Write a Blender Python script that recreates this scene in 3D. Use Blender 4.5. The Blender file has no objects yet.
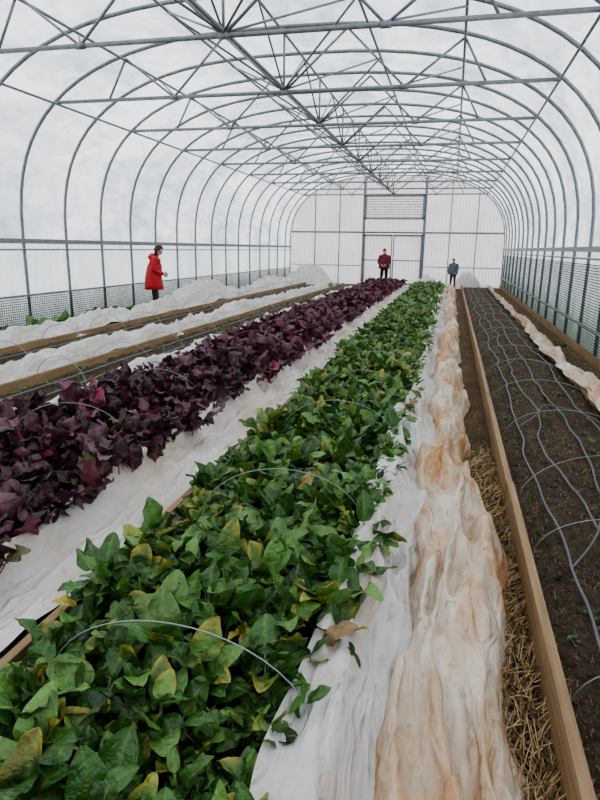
import bpy, math, random
import numpy as np
from mathutils import Vector, Matrix, noise
random.seed(3); rng=np.random.default_rng(7)
scn=bpy.context.scene
try:
    scn.view_settings.view_transform='AgX'; scn.view_settings.look='AgX - Medium High Contrast'
except Exception: pass

XL,XR,Y0,Y1=-7.9,2.3,-3.25,29.8
XC=(XL+XR)/2; HW=(XR-XL)/2
HIP,RIDGE,CH=1.75,5.05,4.1
H=1.7

# ------------------------------------------------------------ materials
def nt(name):
    m=bpy.data.materials.new(name); m.use_nodes=True
    t=m.node_tree; t.nodes.clear()
    return m,t,t.nodes,t.links
def add(t,k,**kw):
    n=t.nodes.new(k)
    for a,b in kw.items(): setattr(n,a,b)
    return n
def coords(t,scale=(1,1,1)):
    c=add(t,'ShaderNodeTexCoord'); mp=add(t,'ShaderNodeMapping'); mp.inputs['Scale'].default_value=scale
    t.links.new(c.outputs['Object'],mp.inputs['Vector']); return mp.outputs['Vector']
def noisen(t,vec,scale,detail=4,rough=.55,dist=0):
    n=add(t,'ShaderNodeTexNoise'); n.inputs['Scale'].default_value=scale; n.inputs['Detail'].default_value=detail
    n.inputs['Roughness'].default_value=rough; n.inputs['Distortion'].default_value=dist; t.links.new(vec,n.inputs['Vector']); return n.outputs['Fac']
def mathn(t,op,a,b=None,c=None):
    n=add(t,'ShaderNodeMath',operation=op)
    for i,v in enumerate((a,b,c)):
        if v is None: continue
        if hasattr(v,'is_linked'): t.links.new(v,n.inputs[i])
        else: n.inputs[i].default_value=v
    return n.outputs[0]
def ramp(t,fac,stops):
    r=add(t,'ShaderNodeValToRGB'); e=r.color_ramp.elements
    while len(e)<len(stops): e.new(.5)
    for i,(p,c) in enumerate(stops):
        e[i].position=p; e[i].color=(c[0],c[1],c[2],1)
    t.links.new(fac,r.inputs['Fac']); return r.outputs['Color']
def mixc(t,fac,a,b,mode='MIX'):
    m=add(t,'ShaderNodeMix'); m.data_type='RGBA'; m.blend_type=mode
    for s,v in ((m.inputs[0],fac),(m.inputs[6],a),(m.inputs[7],b)):
        if hasattr(v,'is_linked'): t.links.new(v,s)
        elif isinstance(v,(int,float)): s.default_value=v
        else: s.default_value=(*v,1)
    return m.outputs[2]
def bump(t,h,strength,dist=.02,nrm=None):
    b=add(t,'ShaderNodeBump'); b.inputs['Strength'].default_value=strength; b.inputs['Distance'].default_value=dist
    t.links.new(h,b.inputs['Height'])
    if nrm: t.links.new(nrm,b.inputs['Normal'])
    return b.outputs['Normal']
def principled(t,col,rough=.6,metal=0,normal=None,spec=.5):
    p=add(t,'ShaderNodeBsdfPrincipled'); p.inputs['Roughness'].default_value=rough; p.inputs['Metallic'].default_value=metal
    p.inputs['Specular IOR Level'].default_value=spec
    if hasattr(col,'is_linked'): t.links.new(col,p.inputs['Base Color'])
    else: p.inputs['Base Color'].default_value=(*col,1)
    if normal: t.links.new(normal,p.inputs['Normal'])
    o=add(t,'ShaderNodeOutputMaterial'); t.links.new(p.outputs[0],o.inputs[0]); return p,o
def simple(name,c,rough=.6,metal=0,var=.15,scale=8,spec=.5):
    m,t,N,L=nt(name); v=coords(t); f=noisen(t,v,scale)
    col=ramp(t,f,[(.3,[x*(1-var) for x in c]),(.7,[min(1,x*(1+var)) for x in c])])
    principled(t,col,rough,metal,bump(t,f,.15,.01),spec); return m

def film_mat(name,c1,c2,sc=(1,1,1),tr=.85,bs=.35,lowtint=None):
    m,t,N,L=nt(name); v=coords(t,sc)
    f=noisen(t,v,.55,4,.55,.8); g=noisen(t,v,2.4,5,.6,1.0)
    k=mathn(t,'MULTIPLY_ADD',g,.45,mathn(t,'MULTIPLY',f,.55))
    col=ramp(t,k,[(.36,c1),(.5,[(a*.45+b*.55) for a,b in zip(c1,c2)]),(.60,c2)])
    if lowtint:
        c=add(t,'ShaderNodeTexCoord'); sp=add(t,'ShaderNodeSeparateXYZ'); L.new(c.outputs['Object'],sp.inputs[0])
        h=noisen(t,coords(t,(1,1,.5)),2.5,5,.6)
        z=mathn(t,'MULTIPLY_ADD',h,-1.0,mathn(t,'ADD',sp.outputs['Z'],.5))
        fz=ramp(t,z,[(.25,(1,1,1)),(lowtint[1],(0,0,0))])
        col=mixc(t,fz,col,lowtint[0])
    nrm=bump(t,g,bs,.05)
    a=add(t,'ShaderNodeBsdfTranslucent'); d=add(t,'ShaderNodeBsdfDiffuse'); gl=add(t,'ShaderNodeBsdfGlossy'); gl.inputs['Roughness'].default_value=.25
    for s in (a,d): L.new(col,s.inputs['Color']); L.new(nrm,s.inputs['Normal'])
    L.new(nrm,gl.inputs['Normal'])
    mx=add(t,'ShaderNodeMixShader'); mx.inputs[0].default_value=1-tr; L.new(a.outputs[0],mx.inputs[1]); L.new(d.outputs[0],mx.inputs[2])
    m3=add(t,'ShaderNodeMixShader'); m3.inputs[0].default_value=.05; L.new(mx.outputs[0],m3.inputs[1]); L.new(gl.outputs[0],m3.inputs[2])
    o=add(t,'ShaderNodeOutputMaterial'); L.new(m3.outputs[0],o.inputs[0]); return m
M_roof=film_mat('poly_film',(.50,.54,.59),(.95,.96,.985),(1,.5,1.2),.87,.7)
M_sideL=film_mat('side_curtain_film',(.66,.69,.71),(.84,.86,.88),(1,1,.5),.85,.4,((.42,.45,.42),.8))
M_sideR=film_mat('weathered_side_curtain',(.55,.59,.60),(.78,.81,.82),(1,1,.5),.85,.4,((.24,.29,.25),.95))

def poly_mat():
    m,t,N,L=nt('corrugated_polycarbonate'); v=coords(t)
    w=add(t,'ShaderNodeTexWave',wave_type='BANDS',bands_direction='X'); w.inputs['Scale'].default_value=2.2; L.new(v,w.inputs['Vector'])
    f=noisen(t,v,1.2)
    col=mixc(t,.35,ramp(t,f,[(.3,(.60,.565,.56)),(.7,(.72,.69,.695))]),ramp(t,w.outputs['Fac'],[(0,(.52,.48,.48)),(1,(.78,.76,.77))]))
    nrm=bump(t,w.outputs['Fac'],.4,.03)
    a=add(t,'ShaderNodeBsdfTranslucent'); d=add(t,'ShaderNodeBsdfDiffuse')
    for s in (a,d): L.new(col,s.inputs['Color']); L.new(nrm,s.inputs['Normal'])
    mx=add(t,'ShaderNodeMixShader'); mx.inputs[0].default_value=.2; L.new(a.outputs[0],mx.inputs[1]); L.new(d.outputs[0],mx.inputs[2])
    o=add(t,'ShaderNodeOutputMaterial'); L.new(mx.outputs[0],o.inputs[0]); return m
M_poly=poly_mat()

def net_mat():
    m,t,N,L=nt('black_safety_netting'); c=add(t,'ShaderNodeTexCoord'); sp=add(t,'ShaderNodeSeparateXYZ'); L.new(c.outputs['Object'],sp.inputs[0])
    outs=[]
    for ax,per in (('Y',.055),('Z',.045)):
        b=mathn(t,'FRACT',mathn(t,'DIVIDE',sp.outputs[ax],per)); outs.append(mathn(t,'LESS_THAN',b,.32))
    mx=mathn(t,'MAXIMUM',outs[0],outs[1])
    tr=add(t,'ShaderNodeBsdfTransparent'); df=add(t,'ShaderNodeBsdfDiffuse'); df.inputs['Color'].default_value=(.06,.075,.068,1)
    ms=add(t,'ShaderNodeMixShader'); L.new(mx,ms.inputs[0]); L.new(tr.outputs[0],ms.inputs[1]); L.new(df.outputs[0],ms.inputs[2])
    o=add(t,'ShaderNodeOutputMaterial'); L.new(ms.outputs[0],o.inputs[0]); return m
M_net=net_mat()
M_steel=simple('galvanised_steel',(.22,.235,.245),.45,.35,.2,14)
M_wire=simple('hoop_wire',(.26,.31,.30),.4,.3,.1,20)
M_drip=simple('drip_tape',(.12,.122,.125),.5,0,.2,20)

def soil_mat(name,dark,mid,straw,sf=.6):
    m,t,N,L=nt(name); v=coords(t); f=noisen(t,v,2.2,6,.65); g=noisen(t,v,28,6,.7)
    v2=coords(t,(1,.35,1)); s=noisen(t,v2,90,3,.6)
    col=ramp(t,g,[(.32,dark),(.62,mid)])
    sm=ramp(t,s,[(sf,(0,0,0)),(sf+.06,(1,1,1))])
    fm=ramp(t,f,[(.4,(.15,.15,.15)),(.6,(1,1,1))])
    col=mixc(t,mathn(t,'MULTIPLY',sm,fm),col,straw)
    col=mixc(t,ramp(t,noisen(t,v,3.7,5,.6),[(.5,(0,0,0)),(.72,(.55,.55,.55))]),col,(.10,.11,.045))
    principled(t,col,.95,0,bump(t,g,1.0,.05),.2); return m
M_soil=soil_mat('garden_soil',(.024,.017,.012),(.13,.092,.062),(.34,.26,.17),.57)
M_path=soil_mat('straw_path',(.05,.033,.02),(.16,.105,.06),(.36,.26,.15),.52)

def wood_mat():
    m,t,N,L=nt('pine_board'); v=coords(t,(9,.5,9)); f=noisen(t,v,4,6,.6); g=noisen(t,coords(t),1.5)
    col=ramp(t,f,[(.3,(.16,.10,.05)),(.5,(.30,.195,.10)),(.75,(.40,.275,.15))])
    col=mixc(t,.4,col,ramp(t,g,[(.3,(.19,.13,.075)),(.7,(.38,.265,.15))]))
    principled(t,col,.75,0,bump(t,f,.3,.01),.3); return m
M_wood=wood_mat()

def cloth_mat(name,stain,lo,hi,stc=(.60,.36,.19),base=(.86,.82,.77),speck=.6,bs=1.0):
    m,t,N,L=nt(name); v=coords(t,(1.6,.6,1)); f=noisen(t,v,1.9,7,.62,.4); v2=coords(t); g=noisen(t,v2,7,6,.65); w=noisen(t,v2,60,4,.6)
    sm=ramp(t,f,[(lo,(0,0,0)),(hi,(stain,)*3)])
    g2=ramp(t,g,[(.32,(.45,.45,.45)),(.62,(1,1,1))])
    k=mathn(t,'MULTIPLY',sm,g2)
    col=mixc(t,k,ramp(t,g,[(.3,[b*.84 for b in base]),(.7,base)]),stc)
    sp=ramp(t,noisen(t,coords(t,(1,.8,1)),13,5,.7),[(.56,(0,0,0)),(.72,(stain*speck,)*3)])
    col=mixc(t,sp,col,[c*.8 for c in stc])
    c1=mathn(t,'ABSOLUTE',mathn(t,'SUBTRACT',noisen(t,coords(t,(2.2,.6,1.5)),4,2,.45,1.0),.5))
    c2=mathn(t,'ABSOLUTE',mathn(t,'SUBTRACT',noisen(t,coords(t,(1,.9,1)),11,2,.5,.6),.5))
    n1=bump(t,c1,.75*bs,-.10); n2=bump(t,c2,.45*bs,-.04,n1); nrm=bump(t,w,.15,.004,n2)
    p=add(t,'ShaderNodeBsdfPrincipled'); p.inputs['Roughness'].default_value=.85; p.inputs['Specular IOR Level'].default_value=.2
    L.new(col,p.inputs['Base Color']); L.new(nrm,p.inputs['Normal'])
    tl=add(t,'ShaderNodeBsdfTranslucent'); L.new(col,tl.inputs['Color'])
    mx=add(t,'ShaderNodeMixShader'); mx.inputs[0].default_value=.12; L.new(p.outputs[0],mx.inputs[1]); L.new(tl.outputs[0],mx.inputs[2])
    o=add(t,'ShaderNodeOutputMaterial'); L.new(mx.outputs[0],o.inputs[0]); return m
M_clothA=cloth_mat('stained_row_cover',1.0,.38,.60,(.50,.25,.09),(.80,.73,.62),.9)
M_clothA1=cloth_mat('greyed_row_cover',.6,.50,.75,(.50,.30,.14),(.74,.72,.69))
M_clothB=cloth_mat('row_cover_fabric',.8,.43,.68,(.55,.40,.27),(.78,.745,.70),.55,.9)
M_clothW=cloth_mat('white_row_cover',.5,.48,.78,(.54,.42,.3),(.80,.77,.73),.5,.9)

def leaf_mat(name,rough=.42,tl=.18):
    m,t,N,L=nt(name); a=add(t,'ShaderNodeVertexColor'); a.layer_name='Col'
    v=coords(t); f=noisen(t,v,42,2,.5,.5); col=mixc(t,.45,a.outputs['Color'],ramp(t,f,[(.3,(.4,.4,.4)),(.65,(1,1,1))]),'MULTIPLY')
    nrm=bump(t,f,.7,.016)
    p=add(t,'ShaderNodeBsdfPrincipled'); p.inputs['Roughness'].default_value=rough; L.new(col,p.inputs['Base Color']); L.new(nrm,p.inputs['Normal'])
    b=add(t,'ShaderNodeBsdfTranslucent'); L.new(col,b.inputs['Color'])
    mx=add(t,'ShaderNodeMixShader'); mx.inputs[0].default_value=tl; L.new(p.outputs[0],mx.inputs[1]); L.new(b.outputs[0],mx.inputs[2])
    o=add(t,'ShaderNodeOutputMaterial'); L.new(mx.outputs[0],o.inputs[0]); return m
M_leaf=leaf_mat('spinach_leaf',.36,.18); M_chard=leaf_mat('purple_leaf',.42,.12)
def straw_mat():
    m,t,N,L=nt('straw'); a=add(t,'ShaderNodeVertexColor'); a.layer_name='Col'; principled(t,a.outputs['Color'],.8,0,None,.3); return m
M_straw=straw_mat()

# ------------------------------------------------------------ builders
class MB:
    def __init__(s): s.v=[]; s.f=[]; s.m=[]
    def tube(s,pts,r,n=6,mat=0,caps=True):
        pts=[Vector(p) for p in pts]; rs=r if isinstance(r,(list,tuple)) else [r]*len(pts)
        b0=len(s.v); up=None
        for i,p in enumerate(pts):
            d=(pts[min(i+1,len(pts)-1)]-pts[max(i-1,0)]).normalized()
            if up is None: up=Vector((0,0,1)) if abs(d.z)<.9 else Vector((1,0,0))
            a=d.cross(up); 
            if a.length<1e-4: a=d.orthogonal()
            a.normalize(); up=a.cross(d).normalized()
            for k in range(n):
                t=2*math.pi*k/n; s.v.append(p+(a*math.cos(t)+up*math.sin(t))*rs[i])
        for i in range(len(pts)-1):
            for k in range(n):
                q=b0+i*n; s.f.append((q+k,q+(k+1)%n,q+n+(k+1)%n,q+n+k)); s.m.append(mat)
        if caps:
            s.f.append(tuple(b0+k for k in range(n))[::-1]); s.m.append(mat)
            e=b0+(len(pts)-1)*n; s.f.append(tuple(e+k for k in range(n))); s.m.append(mat)
    def box(s,a,b,mat=0):
        i=len(s.v)
        for z in (a[2],b[2]):
            for x,y in ((a[0],a[1]),(b[0],a[1]),(b[0],b[1]),(a[0],b[1])): s.v.append(Vector((x,y,z)))
        for f in ((0,3,2,1),(4,5,6,7),(0,1,5,4),(1,2,6,5),(2,3,7,6),(3,0,4,7)): s.f.append(tuple(i+k for k in f)); s.m.append(mat)
    def loft(s,rings,mat=0,caps=True):
        n=len(rings[0]); b=len(s.v)
        for r in rings: s.v+= [Vector(p) for p in r]
        for i in range(len(rings)-1):
            for k in range(n):
                q=b+i*n; s.f.append((q+k,q+(k+1)%n,q+n+(k+1)%n,q+n+k)); s.m.append(mat)
        if caps:
            s.f.append(tuple(b+k for k in range(n))[::-1]); e=b+(len(rings)-1)*n; s.f.append(tuple(e+k for k in range(n))); s.m+=[mat,mat]
    def obj(s,name,mats,smooth=True,parent=None):
        me=bpy.data.meshes.new(name); me.from_pydata([tuple(v) for v in s.v],[],s.f)
        for m in (mats if isinstance(mats,list) else [mats]): me.materials.append(m)
        me.polygons.foreach_set('material_index',s.m); me.polygons.foreach_set('use_smooth',[smooth]*len(s.f)); me.update()
        o=bpy.data.objects.new(name,me); scn.collection.objects.link(o)
        if parent: o.parent=parent
        return o
def empty(name,loc=(0,0,0)):
    e=bpy.data.objects.new(name,None); e.location=loc; e.empty_display_size=.2; scn.collection.objects.link(e); return e
def gridobj(name,P,mat,parent=None,smooth=True):
    nu,nv=P.shape[:2]; v=P.reshape(-1,3); idx=np.arange(nu*nv).reshape(nu,nv)
    f=np.stack([idx[:-1,:-1],idx[1:,:-1],idx[1:,1:],idx[:-1,1:]],-1).reshape(-1,4)
    me=bpy.data.meshes.new(name); me.from_pydata(v.tolist(),[],f.tolist()); me.materials.append(mat)
    me.polygons.foreach_set('use_smooth',[smooth]*len(me.polygons)); me.update()
    o=bpy.data.objects.new(name,me); scn.collection.objects.link(o)
    if parent: o.parent=parent
    return o

# arch profile
PW=2.7
def arch(n=30,half=HW,inset=0):
    pts=[]
    for i in range(n+1):
        a=math.pi*i/n; c=math.cos(a); s=math.sin(a)
        x=-math.copysign(abs(c)**(2/PW),c)*(half-inset); z=HIP+(abs(s)**(2/PW))*(RIDGE-HIP-inset)
        pts.append((XC+x,z))
    return pts
def arch_z(u): 
    return HIP+(RIDGE-HIP-.05)*(max(0,1-(abs(u)/(HW-.05))**PW))**(1/PW)

# ------------------------------------------------------------ ground & shell
def gnd():
    xs=np.linspace(-60,60,9); ys=np.linspace(-50,90,9); P=np.zeros((9,9,3)); P[:,:,0]=xs[:,None]; P[:,:,1]=ys[None]; P[:,:,2]=-.06
    gridobj('pale_bounce_ground',P,simple('bounce_pale_grey',(.65,.67,.68),.9,0,.08,1))  # unseen ground outside, made pale to bounce light onto the lower walls
gnd()
def floor():
    xs=np.linspace(XL-.1,XR+.1,90); ys=np.concatenate([np.linspace(Y0-.1,8,90),np.linspace(8.2,Y1+.1,80)])
    P=np.zeros((len(xs),len(ys),3))
    for i,x in enumerate(xs):
        for j,y in enumerate(ys): P[i,j]=(x,y,.02*noise.noise(Vector((x*3,y*3,0)))-.0)
    gridobj('floor',P,M_path)
floor()
hoopY=[7.43+1.335*k for k in range(-8,17)]
hoopY=[y for y in hoopY if y<Y1-.3 and y>Y0+.2]
prof=arch(60)
ys=np.arange(Y0,Y1+.01,(Y1-Y0)/150)
P=np.zeros((len(prof),len(ys),3))
for i,(x,z) in enumerate(prof):
    for j,y in enumerate(ys):
        ph=((y-7.43)/1.335)%1; sag=.05*math.sin(math.pi*ph)
        d=Vector((x-XC,0,z-HIP+.001)).normalized()
        sag+= .04*noise.noise(Vector((x,y*.7,z)))+.02*(1-abs(noise.noise(Vector((x*2.2+y,y*1.6,z*2.2))))*3)
        P[i,j]=(x-d.x*sag+d.x*.04,y,z-d.z*sag+d.z*.04)
gridobj('ceiling',P,M_roof)
for nm,x,mt in (('wall_left',XL,M_sideL),('wall_right',XR,M_sideR)):
    zs=np.linspace(0,HIP+.03,8); P=np.zeros((len(ys),8,3))
    for j,y in enumerate(ys):
        for k,z in enumerate(zs): P[j,k]=(x+(.035 if x>0 else -.035)+.015*noise.noise(Vector((y*2,z*.5,x))),y,z)
    gridobj(nm,P,mt)
    mb=MB(); s=-1 if x>0 else 1
    zt=.74 if x<0 else 1.5
    mb.v=[Vector((x+s*.065,Y0+.1,.02)),Vector((x+s*.065,Y1-.15,.02)),Vector((x+s*.065,Y1-.15,zt)),Vector((x+s*.065,Y0+.1,zt))]; mb.f=[(0,1,2,3)]; mb.m=[0]
    mb.obj('safety_netting',M_net,False)
# end walls
def endwall(name,y,mat,door=False):
    mb=MB(); pr=[(XL,0)]+arch(40)+[(XR,0)]
    if door: pr+=[(XC+1.4,0),(XC+1.4,2.4),(XC-1.4,2.4),(XC-1.4,0)]
    mb.v=[Vector((a,y,b)) for a,b in pr]; mb.f=[tuple(range(len(pr)))]; mb.m=[0]; return mb.obj(name,mat,False)
endwall('wall_back',Y1,M_poly,True); endwall('wall_front',Y0,M_roof)

# ------------------------------------------------------------ steel frame
frame=empty('greenhouse_frame')
mb=MB(); pin=arch(36,HW-.03)
for y in hoopY+[Y1-.06]:
    pts=[(XL+.03,y,0)]+[(XL+.03,y,.9)]+[(a,y,b-.02) for a,b in pin]+[(XR-.03,y,.9),(XR-.03,y,0)]
    mb.tube(pts,.030,8)
mb.obj('hoops',M_steel,parent=frame)
mb=MB()
for u in (-4.1,-2.75,-1.35,0,1.35,2.75,4.1):
    z=arch_z(u)-.06; mb.tube([(XC+u,Y0+.1,z),(XC+u,Y1-.05,z)],.021,6)
mb.obj('purlins',M_steel,parent=frame)
mb=MB(); 
uch=(HW-.05)*(1-((CH-HIP)/(RIDGE-HIP-.05))**PW)**(1/PW)
ty=[7.43+2.67*k for k in range(-3,9)]; ty=[y for y in ty if y<Y1-.4]
for y in ty:
    mb.tube([(XC-uch,y,CH),(XC+uch,y,CH)],.030,8)
    A=lambda u:(XC+u,y,arch_z(u)-.03)
    C=lambda u:(XC+u,y,CH)
    webs=[(C(0),A(0)),(C(0),A(1.0)),(C(0),A(-1.0)),(C(1.9),A(1.0)),(C(-1.9),A(-1.0)),(C(1.9),A(2.75)),(C(-1.9),A(-2.75)),(C(3.1),A(2.75)),(C(-3.1),A(-2.75))]
    for a,b in webs: mb.tube([a,b],.019,6)
    for u in (0,1.9,-1.9):
        mb.tube([(XC+u-.06,y,CH),(XC+u+.06,y,CH)],.042,8)
mb.obj('roof_trusses',M_steel,parent=frame)
mb=MB()
mb.tube([(XC,ty[0]-.2,CH+.05),(XC,Y1-.1,CH+.05)],.026,6)
for k in range(len(ty)-1):
    y,y2=ty[k],ty[k+1]; ym=(y+y2)/2
    mb.tube([(XC,y,CH+.03),(XC,ym,arch_z(0)-.06),(XC,y2,CH+.03)],.015,6)
    for sg in (-1,1):
        mb.tube([(XC,y,CH+.03),(XC+sg*1.35,ym,arch_z(1.35)-.08),(XC,y2,CH+.03)],.016,6)
        mb.tube([(XC+sg*1.9,y,CH+.03),(XC+sg*2.75,ym,arch_z(2.75)-.08)],.015,6)
mb.obj('ridge_bracing',M_steel,parent=frame)
mb=MB()
for x,s in ((XL,1),(XR,-1)):
    xx=x+s*.08
    mb.box((xx-.02,Y0,HIP-.05),(xx+.02,Y1,HIP+.04)); zz=.74 if x<0 else .5
    mb.box((xx-.015,Y0,zz-.02),(xx+.015,Y1,zz+.02)); 
    mb.tube([(xx,Y0,HIP-.16),(xx,Y1,HIP-.16)],.018,6)
mb.obj('hip_rails',M_steel,False,frame)
for nm,x,s in (('baseboard_left',XL,1),('baseboard_right',XR,-1)):
    mb=MB(); mb.box((x+s*.06-.02,Y0,0),(x+s*.06+.02,Y1,.14)); mb.obj(nm,M_wood,False)

# end wall framing, door and vent
ew=empty('end_wall_framing')
mb=MB(); yy=Y1-.10
for u in (-3.8,-2.6,-1.42,1.42,2.6,3.8):
    w_=.06 if abs(u)<1.5 else .022
    mb.box((XC+u-w_,yy-.035,0),(XC+u+w_,yy+.035,arch_z(u)-.05))
mb.box((XL+.1,yy-.03,2.42),(XR-.1,yy+.03,2.5)); mb.box((XL+.1,yy-.02,.88),(XC-1.42,yy+.02,.92)); mb.box((XC+1.42,yy-.02,.88),(XR-.1,yy+.02,.92))
mb.obj('frame_posts',M_steel,False,ew)
door=empty('door_1')
mb=MB()
for sg in (-1,1):
    a=XC+min(0,sg*1.38); b=XC+max(0,sg*1.38); a+=.01; b-=.01
    i=len(mb.v); mb.v+=[Vector(q) for q in ((a,yy-.08,.04),(b,yy-.08,.04),(b,yy-.08,2.38),(a,yy-.08,2.38))]; mb.f.append((i,i+1,i+2,i+3)); mb.m.append(0)
    for (p,q) in (((a,.04),(a+.06,2.38)),((b-.06,.04),(b,2.38)),((a,.04),(b,.1)),((a,2.28),(b,2.38)),((a,1.15),(b,1.2))):
        mb.box((p[0],yy-.12,p[1]),(q[0],yy-.085,q[1]),1)
mb.tube([(XC-1.6,yy-.12,2.46),(XC+1.6,yy-.12,2.46)],.04,6,1)
mb.obj('sliding_door_panels',[M_poly,M_steel],False,door)
vent=empty('gable_vent')
mb=MB(); z0,z1=3.05,4.15
for k in range(9):
    z=z0+.08+k*.115; mb.box((XC-1.3,yy-.12,z),(XC+1.3,yy-.05,z+.045),0)
for p,q in (((XC-1.38,z0),(XC-1.3,z1)),((XC+1.3,z0),(XC+1.38,z1)),((XC-1.38,z0),(XC+1.38,z0+.07)),((XC-1.38,z1-.07),(XC+1.38,z1))): mb.box((p[0],yy-.14,p[1]),(q[0],yy-.03,q[1]),1)
mb.obj('louvres',[simple('vent_grey',(.5,.52,.53),.5),M_steel],False,vent)

# ------------------------------------------------------------ beds
def yrows(a,b,k=.014,mn=.03):
    out=[a]
    while out[-1]<b: out.append(out[-1]+max(mn,k*max(out[-1],.1)))
    out[-1]=b; return out
BE=27.2
beds={'salad_bed':(-1.50,-.34),'purple_bed':(-3.30,-2.06),'bare_bed':(-4.68,-3.72),'outer_bed':(-6.35,-5.2),'sunny_bed':(.48,1.62)}
def soil(name,x0,x1,zb=.10,yend=BE):
    ysr=yrows(.3,yend); nx=36; P=np.zeros((nx,len(ysr),3))
    for i in range(nx):
        x=x0+(x1-x0)*i/(nx-1)
        for j,y in enumerate(ysr):
            z=zb+.035*noise.noise(Vector((x*4,y*4,1)))+.04*noise.noise(Vector((x*14,y*14,3)))
            P[i,j]=(x,y,z)
    gridobj(name,P,M_soil)
def boards(name,x0,x1,h=.2,yend=BE):
    e=empty(name)
    for s,x in (('board_left',x0),('board_right',x1)):
        mb=MB(); y=.3
        while y<yend:
            y2=min(y+3.66,yend); dx=random.uniform(-.006,.006)
            mb.box((x-.02+dx,y+.003,0),(x+.02+dx,y2,h+random.uniform(-.005,.005))); y=y2
        mb.obj(s,M_wood,False,e)
for n,(a,b) in beds.items():
    soil(n+'_soil',a,b,.10 if n!='sunny_bed' else .09, BE if n!='sunny_bed' else 28.3)
    boards('raised_bed_frame',a,b,.2 if n!='sunny_bed' else .21,BE if n!='sunny_bed' else 28.3)

# ------------------------------------------------------------ row cover cloth
def ridg(n,k=2.2):
    a=min(1,abs(n)*k); return 1-a*a*(3-2*a)*.6-a*.4
def fold(x,y,seed,fx=6,fy=.5):
    wx=x+.09*noise.noise(Vector((x*2,y*1.1,seed+40))); wy=y+.25*noise.noise(Vector((x*2,y*1.3,seed+50)))
    r=ridg(noise.noise(Vector((wx*fx,wy*fy,seed))))
    r2=ridg(noise.noise(Vector((wx*fx*1.5+wy*1.0,wy*1.1-wx*2,seed+9))))
    r3=ridg(noise.noise(Vector((wx*4-wy*3.0,wy*2.6+wx*4,seed+5))))
    r4=noise.noise(Vector((wx*15+wy*2,wy*3.5,seed+15)))
    return r*.65+r2*.42+r3*.24+r4*.16-.55
def cloth(name,y0,y1,xl,xr,prof,amp,mat,seed,nu=44,wig=.05):
    ysr=yrows(y0,y1,.0085,.016); P=np.zeros((nu,len(ysr),3))
    for j,y in enumerate(ysr):
        a=xl(y)+wig*noise.noise(Vector((y*.9,seed,0)))+wig*.5*noise.noise(Vector((y*2.6,seed,2)))
        b=xr(y)+wig*noise.noise(Vector((y*.8,seed,5)))+wig*.5*noise.noise(Vector((y*2.4,seed,7)))+wig*.2*noise.noise(Vector((y*6,seed,7)))
        for i in range(nu):
            u=i/(nu-1); x=a+(b-a)*u
            e=min(1,min(u,1-u)*7+.1)
            z=prof(u,y)+amp(u,y)*fold(x,y,seed)*e
            x+=.05*noise.noise(Vector((x*5,y*1.6,seed+20)))
            P[i,j]=(x,y,max(z,.028))
    return gridobj(name,P,mat)
def lerp(tab,u):
    for (a,b),(c,d) in zip(tab[:-1],tab[1:]):
        if u<=c:
            t=(u-a)/(c-a); t=t*t*(3-2*t); return b+(d-b)*t
    return tab[-1][1]
N1=lambda y,s,f=.7: noise.noise(Vector((y*f,s,s*2.3)))
def xrA(y):
    if y<3.2: return .40
    if y<4.6: return .40-.14*(y-3.2)/1.4
    return .26-.003*(y-4.6)
cloth('row_cover',.35,27.8,lambda y:-.42,lambda y:.02+.06*N1(y,31),
      lambda u,y:lerp([(0,.25),(.25,.255),(.6,.10),(1,.04)],u)+.03*N1(y,4),lambda u,y:.10,M_clothA1,1.3,48,.05)
cloth('row_cover',.35,27.8,lambda y:-.12+.10*N1(y,37,.5),xrA,
      lambda u,y:lerp([(0,.03),(.2,.19),(.5,.25+.08*N1(y,51,.9)),(.82,.19),(1,.03)],u),lambda u,y:.14,M_clothA,2.7,76,.09)
cloth('row_cover',.35,27.5,lambda y:-2.14,lambda y:-1.56,
      lambda u,y:lerp([(0,.26),(.12,.25),(.35,.10),(.6,.07),(.85,.13),(1,.16)],u),lambda u,y:.085+.03*N1(y,61),M_clothB,5.1,60,.06)
cloth('row_cover',.35,27.5,lambda y:-3.82,lambda y:-3.28,
      lambda u,y:lerp([(0,.10),(.25,.22),(.6,.32),(1,.22)],u)+.09*N1(y,2),lambda u,y:.14,M_clothW,8.3,36,.10)
cloth('row_cover',1.5,24.5,lambda y:-5.24,lambda y:-4.74,
      lambda u,y:lerp([(0,.08),(.3,.24),(.7,.33),(1,.14)],u)+.10*N1(y,7),lambda u,y:.17,M_clothW,12.3,40,.16)
def hump(y): return .38*math.exp(-((y-16)/1.8)**2)+.2*math.exp(-((y-23)/2.5)**2)
cloth('row_cover',3,25.5,lambda y:-7.0-.2*(hump(y)>.1),lambda y:-6.42,
      lambda u,y:lerp([(0,.1),(.4,.28),(.75,.31),(1,.14)],u)+hump(y)*math.sin(math.pi*u)+.14*N1(y,12),lambda u,y:.22,M_clothW,16.3,44,.16)
cloth('row_cover',2.5,27.5,lambda y:1.50,lambda y:1.98-.012*y,
      lambda u,y:lerp([(0,.2),(.2,.28),(.6,.18),(1,.05)],u),lambda u,y:.11,M_clothA,21.3,38,.10)
def heap(name,cx,cy,rx,ry,h,seed):
    n=50; P=np.zeros((n,n,3))
    for i in range(n):
        for j in range(n):
            a=-1+2*i/(n-1); b=-1+2*j/(n-1); x=a*rx; y=b*ry; r=min(1,math.hypot(a,b))
            z=h*(1-r**2.2)+(.5*h)*fold(x+cx,y+cy,seed,2.5,2.0)*(1-r**3)
            P[i,j]=(cx+x,cy+y,max(z,.02))
    gridobj(name,P,M_clothW)
heap('bundled_row_cover',.75,28.75,.65,.6,.6,3); heap('bundled_row_cover',-6.4,27.6,1.3,.9,.75,8); heap('bundled_row_cover',-1.1,28.2,.6,.5,.5,12)

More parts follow.
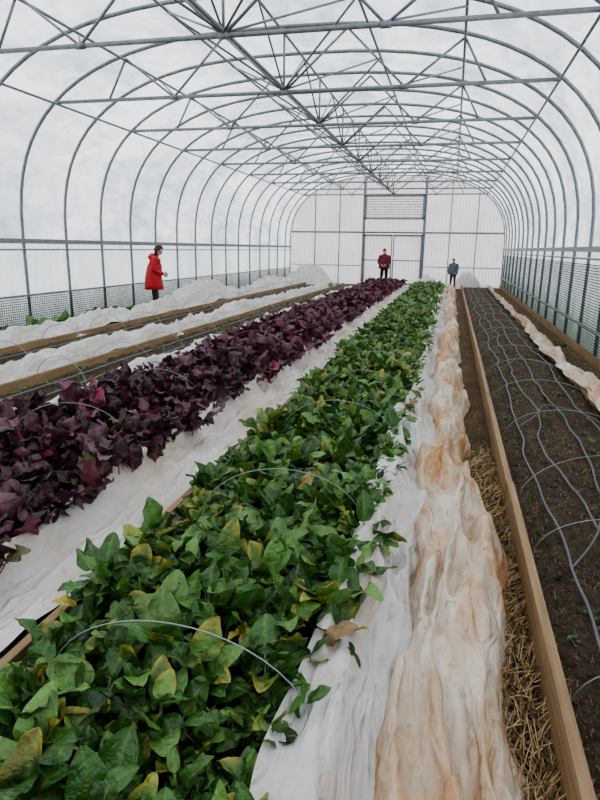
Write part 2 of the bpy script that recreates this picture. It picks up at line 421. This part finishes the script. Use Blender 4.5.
# ------------------------------------------------------------ leaves
def leaves(name,x0,x1,y0,y1,mat,pal,stalk,density,zb=.1,size=1.0,lod=6.0,nl=(9,13),odd=None,wide=1.0,margin=.0,upright=0,T0=14,S0=7,mott=0,ruf=.55,lb_=(.08,.155),lp_=(.05,.16),cp=(-.3,.75)):
    verts=[];faces=[];cols=[];off=0
    bands=[(y0,min(lod,y1),T0,S0),(min(lod,y1),y1,7,3)]
    for (a,b,T,S) in bands:
        if b<=a: continue
        st=1/math.sqrt(density); gx=np.arange(x0+margin+st/2,x1-margin,st); gy=np.arange(a,b,st)
        GX,GY=np.meshgrid(gx,gy); npl=GX.size
        px=GX.ravel()+rng.uniform(-.45,.45,npl)*st; py=GY.ravel()+rng.uniform(-.45,.45,npl)*st
        cnt=rng.integers(nl[0],nl[1],npl); N=int(cnt.sum())
        ix=np.repeat(np.arange(npl),cnt)
        vig=np.array([noise.noise(Vector((x*2.2,y*1.6,size*5))) for x,y in zip(px,py)])
        PS=((rng.uniform(.8,1.15,npl)+.38*vig)*size)[ix]
        az=rng.uniform(0,2*np.pi,N); el=np.radians(rng.uniform(48+upright,89,N)); 
        lp=rng.uniform(*lp_,N)*PS; lb=rng.uniform(*lb_,N)*PS
        curv=np.radians(rng.uniform(15,120,N)); 
        hw=lb*rng.uniform(.28,.42,N)*wide
        bx=px[ix]+rng.normal(0,.012,N); by=py[ix]+rng.normal(0,.012,N); bz=np.full(N,zb)
        tot=lp+lb
        fp=(lp/tot)
        s=np.empty((N,T)); s[:,0]=0; 
        tt=np.linspace(0,1,T-1); tt=(1-np.cos(np.pi*tt))/2*.6+tt*.4
        s[:,1:]=fp[:,None]+(1-fp[:,None])*tt[None]
        K=24; q=np.linspace(0,1,K+1); 
        elq=el[:,None]-curv[:,None]*(np.clip((q[None]-.25)/.75,0,1)**1.5)
        dq=tot[:,None]/K
        rad=np.concatenate([np.zeros((N,1)),np.cumsum(np.cos(elq[:,:-1])*dq,1)],1)
        hz=np.concatenate([np.zeros((N,1)),np.cumsum(np.sin(elq[:,:-1])*dq,1)],1)
        fi=s*K; i0=np.clip(fi.astype(int),0,K-1); fr=fi-i0; ar=np.arange(N)[:,None]
        R=rad[ar,i0]*(1-fr)+rad[ar,i0+1]*fr; Z=hz[ar,i0]*(1-fr)+hz[ar,i0+1]*fr
        E=elq[ar,i0]*(1-fr)+elq[ar,i0+1]*fr
        ca=np.cos(az)[:,None]; sa=np.sin(az)[:,None]
        C=np.stack([bx[:,None]+R*ca,by[:,None]+R*sa,bz[:,None]+Z],-1)
        tw=rng.normal(0,.5,N)[:,None]*s
        side0=np.stack([-sa+0*E,ca+0*E,0*E],-1)
        nrm0=np.stack([-np.sin(E)*ca,-np.sin(E)*sa,np.cos(E)],-1)
        side=side0*np.cos(tw)[...,None]+nrm0*np.sin(tw)[...,None]; nrm=nrm0*np.cos(tw)[...,None]-side0*np.sin(tw)[...,None]
        bt=np.clip((s-fp[:,None])/(1-fp[:,None]),0,1)
        w=np.power(np.clip(np.sin(np.pi*np.power(bt,.68)),0,1),.62)*(1-.15*bt)*1.04*hw[:,None]
        w=np.maximum(w,.0035*size*(1-bt*.7))
        X=np.linspace(-1,1,S)
        ph=rng.uniform(0,6.28,N)[:,None,None]; fq=rng.uniform(6,12,N)[:,None,None]
        cup=rng.uniform(*cp,N)[:,None,None]
        xb=np.abs(X)[None,None,:]
        ruff=(np.sin(bt[:,:,None]*fq+ph+X[None,None]*1.5)*.30*xb**1.5+np.sin(bt[:,:,None]*fq*2.0+ph*2+X[None,None]*3)*.14*xb)*ruf
        zn=w[:,:,None]*(cup*xb**1.4+ruff*1.7)
        V=C[:,:,None,:]+side[:,:,None,:]*(w[:,:,None]*X[None,None])[...,None]+nrm[:,:,None,:]*zn[...,None]
        V[...,2]=np.maximum(V[...,2],zb-.0)
        base=np.array(pal)[rng.integers(0,len(pal),N)]*rng.uniform(.7,1.3,(N,1))
        if odd:
            mk=rng.random(N)<odd[0]; oc=np.array(odd[1])[rng.integers(0,len(odd[1]),N)]; base[mk]=oc[mk]
        cc=np.repeat(np.repeat(base[:,None,None,:],T,1),S,2)
        if mott:
            mk=(rng.random(N)<mott)[:,None,None]; e=np.clip(bt[:,:,None]*1.6-1.0+xb*.7+.35*np.sin(ph+X[None,None]*3+bt[:,:,None]*7),0,1)*mk
            cc=cc*(1-e[...,None])+np.array((.40,.34,.06))*e[...,None]
        rib=(np.exp(-(X/.16)**2))[None,None,:,None]*np.ones((N,T,1,1))*.42
        rib=np.where((bt<=0.0)[:,:,None,None],1.0,rib)
        cc=cc*(1-rib)+np.array(stalk)[None,None,None]*rib
        idx=np.arange(N*T*S).reshape(N,T,S)+off
        F=np.stack([idx[:,:-1,:-1],idx[:,1:,:-1],idx[:,1:,1:],idx[:,:-1,1:]],-1).reshape(-1,4)
        verts.append(V.reshape(-1,3)); faces.append(F); cols.append(cc.reshape(-1,3)); off+=N*T*S
    V=np.concatenate(verts); F=np.concatenate(faces); Cc=np.clip(np.concatenate(cols),0,1)
    me=bpy.data.meshes.new(name); me.vertices.add(len(V)); me.vertices.foreach_set('co',V.astype(np.float32).ravel())
    me.loops.add(F.size); me.loops.foreach_set('vertex_index',F.astype(np.int32).ravel())
    me.polygons.add(len(F)); me.polygons.foreach_set('loop_start',np.arange(0,F.size,4,dtype=np.int32))
    me.polygons.foreach_set('use_smooth',np.ones(len(F),bool))
    ca=me.color_attributes.new('Col','FLOAT_COLOR','POINT'); ca.data.foreach_set('color',np.concatenate([Cc,np.ones((len(Cc),1))],1).astype(np.float32).ravel())
    me.update(calc_edges=True); me.validate(); me.materials.append(mat)
    o=bpy.data.objects.new(name,me); scn.collection.objects.link(o); return o
G=[(.050,.135,.026),(.068,.18,.033),(.036,.10,.022),(.11,.24,.045),(.055,.15,.028),(.15,.29,.07)]
leaves('spinach_plants',-1.43,-.32,.55,BE,M_leaf,G,(.22,.34,.11),54,.1,1.06,7,(9,13),odd=(.018,[(.50,.42,.08),(.42,.30,.10),(.30,.18,.08),(.34,.40,.08)]),mott=.17,wide=.95,lp_=(.06,.17),S0=9,T0=15,ruf=.45,cp=(-.25,.55))
Pp=[(.065,.020,.032),(.09,.028,.045),(.042,.016,.024),(.13,.055,.072),(.06,.035,.033),(.16,.07,.09)]
leaves('purple_chard_plants',-3.34,-2.00,1.2,BE,M_chard,Pp,(.30,.05,.10),27,.1,1.42,8,(8,12),odd=(.08,[(.10,.13,.04),(.34,.05,.10),(.22,.06,.09),(.13,.12,.05)]),wide=.95,upright=8,ruf=1.0)
leaves('weed_seedlings',.54,1.58,1.2,14,M_leaf,[(.07,.14,.04),(.09,.16,.05)],(.14,.2,.08),7,.09,.26,7,(4,7),T0=7,S0=5)
leaves('weed_seedlings',1.75,2.15,2.5,12,M_leaf,[(.08,.2,.04),(.12,.24,.05)],(.16,.3,.08),10,.0,.45,3,(4,7))
leaves('edge_greens',-7.55,-7.1,6,13.0,M_leaf,[(.07,.2,.04),(.10,.24,.05),(.05,.15,.03)],(.16,.3,.08),34,.0,1.4,4,(7,10))
leaves('bare_bed_seedlings',-4.6,-3.8,4,22,M_leaf,[(.06,.14,.04),(.10,.18,.05)],(.16,.3,.08),8,.1,.4,3,(4,6))

# straw
def straw(name,x0,x1,y0,y1,n,zb,ls=1.0,ex=1.8,dk=1.0):
    V=[];F=[];C=[]
    for k in range(n):
        y=y0+(y1-y0)*random.random()**ex; x=random.uniform(x0,x1); a=random.gauss(math.pi/2,.7); l=random.uniform(.04,.16)*ls; w=(.0014+.0002*y)*ls
        z=zb+random.uniform(0,.05)*ls; d=Vector((math.cos(a),math.sin(a),random.uniform(-.2,.25)))*l; s=Vector((-math.sin(a),math.cos(a),0))*w
        p=Vector((x,y,z)); m=p+d*.5+Vector((0,0,random.uniform(0,.02)))
        b=len(V)
        for q in (p,m,p+d): V+= [q-s,q+s+Vector((0,0,w))]
        F+=[(b,b+1,b+3,b+2),(b+2,b+3,b+5,b+4)]; c=random.choice([(.30,.20,.09),(.42,.30,.15),(.16,.10,.05),(.50,.38,.21),(.10,.065,.035)]); C+=[(c[0]*dk,c[1]*dk,c[2]*dk,1)]*6
    me=bpy.data.meshes.new(name); me.from_pydata([tuple(v) for v in V],[],F); ca=me.color_attributes.new('Col','FLOAT_COLOR','POINT')
    ca.data.foreach_set('color',np.array(C,dtype=np.float32).ravel()); me.materials.append(M_straw)
    o=bpy.data.objects.new(name,me); scn.collection.objects.link(o)
straw('straw_mulch',.18,.45,.8,5,6000,.01,1,1.6)
straw('straw_mulch',1.68,2.12,2.5,14,2500,.01,.7,1.8,.8)
straw('straw_litter',.53,1.6,1.0,12,3500,.1,.4)
straw('straw_litter',-1.7,-1.50,.8,5,700,.03,.7,1.2,.6)

# ------------------------------------------------------------ wire hoops + drip tape
def hoops(name,x0,x1,h,ylist,zb=.1,r=.0028,lean=.0,jit=.12):
    mb=MB()
    for y in ylist:
        dy=random.uniform(-jit,jit); pts=[]; xx0=x0+random.uniform(-.03,.03); xx1=x1+random.uniform(-.03,.03); hh=h*random.uniform(.85,1.06)
        for i in range(25):
            a=math.pi*i/24; pts.append(((xx0+xx1)/2-math.cos(a)*(xx1-xx0)/2,y+dy*math.cos(a)+lean*math.sin(a),zb-.06+(hh+.06)*math.sin(a)**.85))
        mb.tube(pts,r,6)
    mb.obj(name,M_wire)
hoops('wire_hoops',-1.32,-.32,.40,[1.62,3.05]+[4.6+1.45*k for k in range(15)],jit=.07)
hoops('wire_hoops',-3.22,-2.2,.45,[2.3+1.5*k for k in range(16)])
hoops('wire_hoops',-4.6,-3.8,.36,[3.2+1.3*k for k in range(16)],r=.0035)
hoops('wire_hoops',-6.25,-5.3,.40,[4.2+1.3*k for k in range(16)],r=.0045)
hoops('wire_hoops',.53,1.58,.29,[1.9+1.2*k for k in range(22)],.09,jit=.3)
mb=MB()
for x in (.72,.90,1.14,1.38):
    pts=[(x+.11*noise.noise(Vector((y*.7,x*9,0)))+.03*noise.noise(Vector((y*2.5,x*9,0))),y,.135+.012*noise.noise(Vector((y*1.7,x*5,3)))) for y in np.arange(.6,28.2,.15)]
    mb.tube(pts,.008,8)
for y0 in (3.0,5.6,8.4,12):
    pts=[]
    for i in range(26):
        t=i/25; pts.append((.70+.75*t+.05*math.sin(t*9),y0+.55*math.sin(math.pi*t)+.3*t,.14+.05*math.sin(math.pi*t)))
    mb.tube(pts,.006,6)
mb.obj('drip_irrigation_lines',M_drip)
mb=MB()
for x in (-4.4,-4.1,-6.0,-5.6):
    pts=[(x+.03*noise.noise(Vector((y*.8,x*9,0))),y,.135) for y in np.arange(1,27,.4)]; mb.tube(pts,.012,6)
mb.obj('drip_irrigation_lines',M_drip)

# ------------------------------------------------------------ people
M_skin=simple('skin',(.55,.36,.27),.55,0,.05); M_hair=simple('dark_hair',(.03,.018,.012),.6,0,.2,40)
def skinbody(name,J,E,parent,mats,matfn):
    me=bpy.data.meshes.new(name); me.from_pydata([j[0] for j in J],E,[])
    o=bpy.data.objects.new(name,me); scn.collection.objects.link(o)
    o.modifiers.new('sk','SKIN')
    sv=me.skin_vertices[0].data
    for i,j in enumerate(J): sv[i].radius=j[1]; sv[i].use_root=(i==0)
    o.modifiers['sk'].use_smooth_shade=True
    s=o.modifiers.new('sub','SUBSURF'); s.levels=2; s.render_levels=2
    dg=bpy.context.evaluated_depsgraph_get(); nm=bpy.data.meshes.new_from_object(o.evaluated_get(dg))
    o.modifiers.clear(); o.data=nm; nm.name=name; nm.materials.clear()
    for m in mats: nm.materials.append(m)
    for p in nm.polygons: p.material_index=matfn(p.center); p.use_smooth=True
    o.parent=parent; return o
def person(name,loc,rot,sc,coat,pants,hands,bend=0,longcoat=False,headpitch=0,hood=False,stance=.11,bulk=1.0):
    """local frame: faces +Y, height ~1.70"""
    root=empty(name,loc); root.rotation_euler=(0,0,rot); root.scale=(sc,)*3
    Mc=simple(name+'_coat',coat,.7,0,.2,12); Mp=simple(name+'_trousers',pants,.8,0,.2,12); Ms=simple(name+'_shoes',(.03,.025,.02),.6)
    b=bend
    def B(x,y,z):
        dz=z-.95; return (x,y+dz*math.sin(b),.95+dz*math.cos(b))
    k_=bulk
    J=[((0,0,.93),(.155*k_,.115*k_)),(B(0,.005,1.08),(.145*k_,.11*k_)),(B(0,0,1.25),(.165*k_,.12*k_)),(B(0,-.01,1.38),(.13*k_,.095*k_)),(B(0,0,1.46),(.058,.058)),(B(0,.015,1.52),(.05,.052)),
       ((stance*.8,0,.85),(.095,.1)),((stance,.02,.48),(.062,.066)),((stance+.01,-.01,.10),(.042,.048)),((stance+.02,.12,.045),(.04,.032)),
       ((-stance*.8,0,.85),(.095,.1)),((-stance,.02,.48),(.062,.066)),((-stance-.01,-.01,.10),(.042,.048)),((-stance-.02,.12,.045),(.04,.032))]
    E=[(0,1),(1,2),(2,3),(3,4),(4,5),(0,6),(6,7),(7,8),(8,9),(0,10),(10,11),(11,12),(12,13)]
    for sg,(el,wr) in zip((1,-1),hands):
        k=len(J); J+=[(B(sg*.175*k_,-.005,1.38),(.065*k_,.067*k_)),(el,(.055*k_,.055*k_)),(wr,(.036,.036))]
        E+=[(3,k),(k,k+1),(k+1,k+2)]
    def mf(c):
        if c.z<.13 : return 2
        if c.z<.88 and abs(c.x)<.26 and not (c.y>.16 and c.z>.6): return 1
        return 0
    skinbody('body',J,E,root,[Mc,Mp,Ms],mf)
    mb=MB(); zb=.66 if longcoat else .84
    rings=[]
    for k in range(9):
        t=k/8; z=zb+(1.40-zb)*t
        rx=(.215-.05*t+ .02*math.sin(t*math.pi))*k_; ry=(.175-.055*t)*k_
        if t>.85: rx*=.8; ry*=.8
        ring=[]
        for i in range(24):
            a=2*math.pi*i/24; w=1+.03*math.sin(a*5+t*4)*(1-t)
            p=(rx*w*math.cos(a),ry*w*math.sin(a),z)
            ring.append(B(*p) if z>.95 else p)
        rings.append(ring)
    mb.loft(rings,0,True)
    mb.loft([[B(.085*math.cos(a),.08*math.sin(a),z) for a in [2*math.pi*i/16 for i in range(16)]] for z in (1.40,1.45,1.485)],0,False)
    if hood:
        rings=[]
        for k in range(7):
            t=k/6; rr=.13*math.sin(math.pi*(.15+.8*t))
            rings.append([B(rr*1.1*math.cos(a),-.09+rr*.75*math.sin(a),1.36+.17*t) for a in [2*math.pi*i/14 for i in range(14)]])
        mb.loft(rings,0,True)
    mb.obj('coat',[Mc],True,root)
    hc=Vector(B(0,.035+.05*headpitch,1.60-.03*headpitch)); hp=Matrix.Rotation(-(b*.6+headpitch),3,'X')
    mb=MB(); n=22; rings=[]
    def hd(a,v,grow=1):
        th=math.pi*v; r=math.sin(th)**.85; z=-math.cos(th)*.115
        jaw=.80 if v<.35 else (.80+.2*min(1,(v-.35)/.25))
        x=.074*r*jaw*math.cos(a); y=.093*r*math.sin(a)
        if math.sin(a)<0 and v<.4: y*=.75
        f=max(0,math.sin(a))**14
        nose=.024*f*math.exp(-((v-.42)/.07)**2); brow=.006*max(0,math.sin(a))**4*math.exp(-((v-.58)/.05)**2)
        eye=-.008*math.exp(-((v-.53)/.04)**2)*(math.exp(-((a-math.pi/2-.38)/.16)**2)+math.exp(-((a-math.pi/2+.38)/.16)**2))
        lip=.006*max(0,math.sin(a))**10*math.exp(-((v-.28)/.03)**2); chin=.008*max(0,math.sin(a))**6*math.exp(-((v-.14)/.06)**2)
        y+=nose+brow+eye+lip+chin
        return hc+hp@(Vector((x,y,z))*grow)
    for k in range(1,n): rings.append([hd(2*math.pi*i/28,k/n) for i in range(28)])
    mb.loft(rings,0,True)
    for sg in (-1,1):
        mb.loft([[hc+hp@Vector((sg*(.072+.006*q),-.005+.018*(1-q*.3)*math.cos(a),-.005+.03*(1-q*.3)*math.sin(a))) for a in [2*math.pi*i/10 for i in range(10)]] for q in (0,1,2)],0,True)
        mb.loft([[hc+hp@Vector((sg*.029+.011*math.cos(a)*(1-q*.4),.078+.004*q,.01+.006*math.sin(a)*(1-q*.4))) for a in [2*math.pi*i/8 for i in range(8)]] for q in (0,1)],1,True)
    mb.loft([[hc+hp@Vector((.022*math.cos(a),.092-.0+.002*q,-.052+.005*math.sin(a))) for a in [2*math.pi*i/8 for i in range(8)]] for q in (0,1)],2,True)
    mb.obj('head',[M_skin,M_hair,simple('lips',(.42,.16,.14))],True,root)
    mb=MB(); rings=[]
    for k in range(1,15):
        v=.18+.81*(k-1)/13
        ring=[]
        for i in range(28):
            a=2*math.pi*i/28; front=math.sin(a)
            g=1.2
            if front>.35 and v<.70: g=.90
            elif front>.1 and v<.45: g=.92
            pt=hd(a,v,1)
            ring.append(hc+(pt-hc)*g+hp@Vector((0,-.008,.004)))
        rings.append(ring)
    mb.loft(rings,0,True); mb.obj('hair',[M_hair],True,root)
    for sg,(el,wr) in zip((1,-1),hands):
        mb=MB(); wr=Vector(wr); d=(wr-Vector(el)).normalized(); inn=Vector((-sg,0,0)); inn=(inn-d*inn.dot(d)).normalized(); up=d.cross(inn).normalized()
        if up.z<0: up=-up
        rg=[]
        for t,wd,th in ((-.01,.022,.018),(.02,.033,.016),(.055,.040,.014),(.085,.039,.012)):
            rg.append([wr+d*t+up*wd*math.cos(a)+inn*th*math.sin(a) for a in [2*math.pi*i/12 for i in range(12)]])
        mb.loft(rg,0,True)
        for k,(o,l) in enumerate(((.029,.068),(.010,.078),(-.010,.072),(-.028,.055))):
            p0=wr+d*.08+up*o; p1=p0+d*l*.45+inn*.006; p2=p1+(d*.8+inn*.6).normalized()*l*.32; p3=p2+(d*.45+inn*.9).normalized()*l*.25
            mb.tube([p0,p1,p2,p3],[.0095,.009,.008,.006],8)
        p0=wr+d*.025+up*.028; mb.tube([p0,p0+(d+up*.9+inn*.3).normalized()*.035,p0+(d+up*.6+inn*.5).normalized()*.06,p0+(d*1.3+up*.5+inn*.7).normalized()*.08],[.013,.012,.010,.007],8)
        mb.obj('hand_'+('right' if sg>0 else 'left'),[M_skin],True,root)
    return root
person('woman_in_red_coat',(-7.08,13.7,0),-math.pi/2+.45,1.0,(.44,.015,.02),(.025,.025,.03),[((.30,.0,1.12),(.15,.24,1.02)),((-.30,.0,1.10),(-.12,.25,1.03))],bend=.14,longcoat=True,headpitch=.45,hood=True,bulk=1.32)
person('person_in_maroon_jacket',(-2.95,27.75,0),math.pi,1.0,(.15,.010,.025),(.01,.01,.012),[((.27,.05,1.10),(.12,.24,1.0)),((-.27,.05,1.10),(-.10,.24,1.0))],bend=.10,headpitch=.4,bulk=1.15)
person('child_in_grey_jacket',(.08,27.7,0),math.pi*.9,.78,(.10,.115,.15),(.03,.035,.05),[((.26,.03,1.12),(.24,.14,.92)),((-.26,.03,1.12),(-.2,.18,.95))],bend=.05,headpitch=.25,bulk=1.2)

# ------------------------------------------------------------ light, world, camera
w=bpy.data.worlds.new('overcast'); scn.world=w; w.use_nodes=True; nn=w.node_tree
bg=nn.nodes['Background']; bg.inputs['Color'].default_value=(.95,.975,1,1); bg.inputs['Strength'].default_value=2.15
th=math.radians(14.24); ps=math.radians(13.69); ph=.015
F=Vector((-math.sin(ps)*math.cos(th),math.cos(ps)*math.cos(th),-math.sin(th))); R=Vector((math.cos(ps),math.sin(ps),0)); U=R.cross(F)
R2=R*math.cos(ph)+U*math.sin(ph); U2=U*math.cos(ph)-R*math.sin(ph)
cam=bpy.data.cameras.new('cam'); cam.lens=27; cam.sensor_width=36; cam.sensor_fit='AUTO'; cam.clip_start=.05; cam.clip_end=300
co=bpy.data.objects.new('camera',cam); scn.collection.objects.link(co)
m=Matrix((R2,U2,-F)).transposed().to_4x4(); m.translation=Vector((0,0,H)); co.matrix_world=m; scn.camera=co
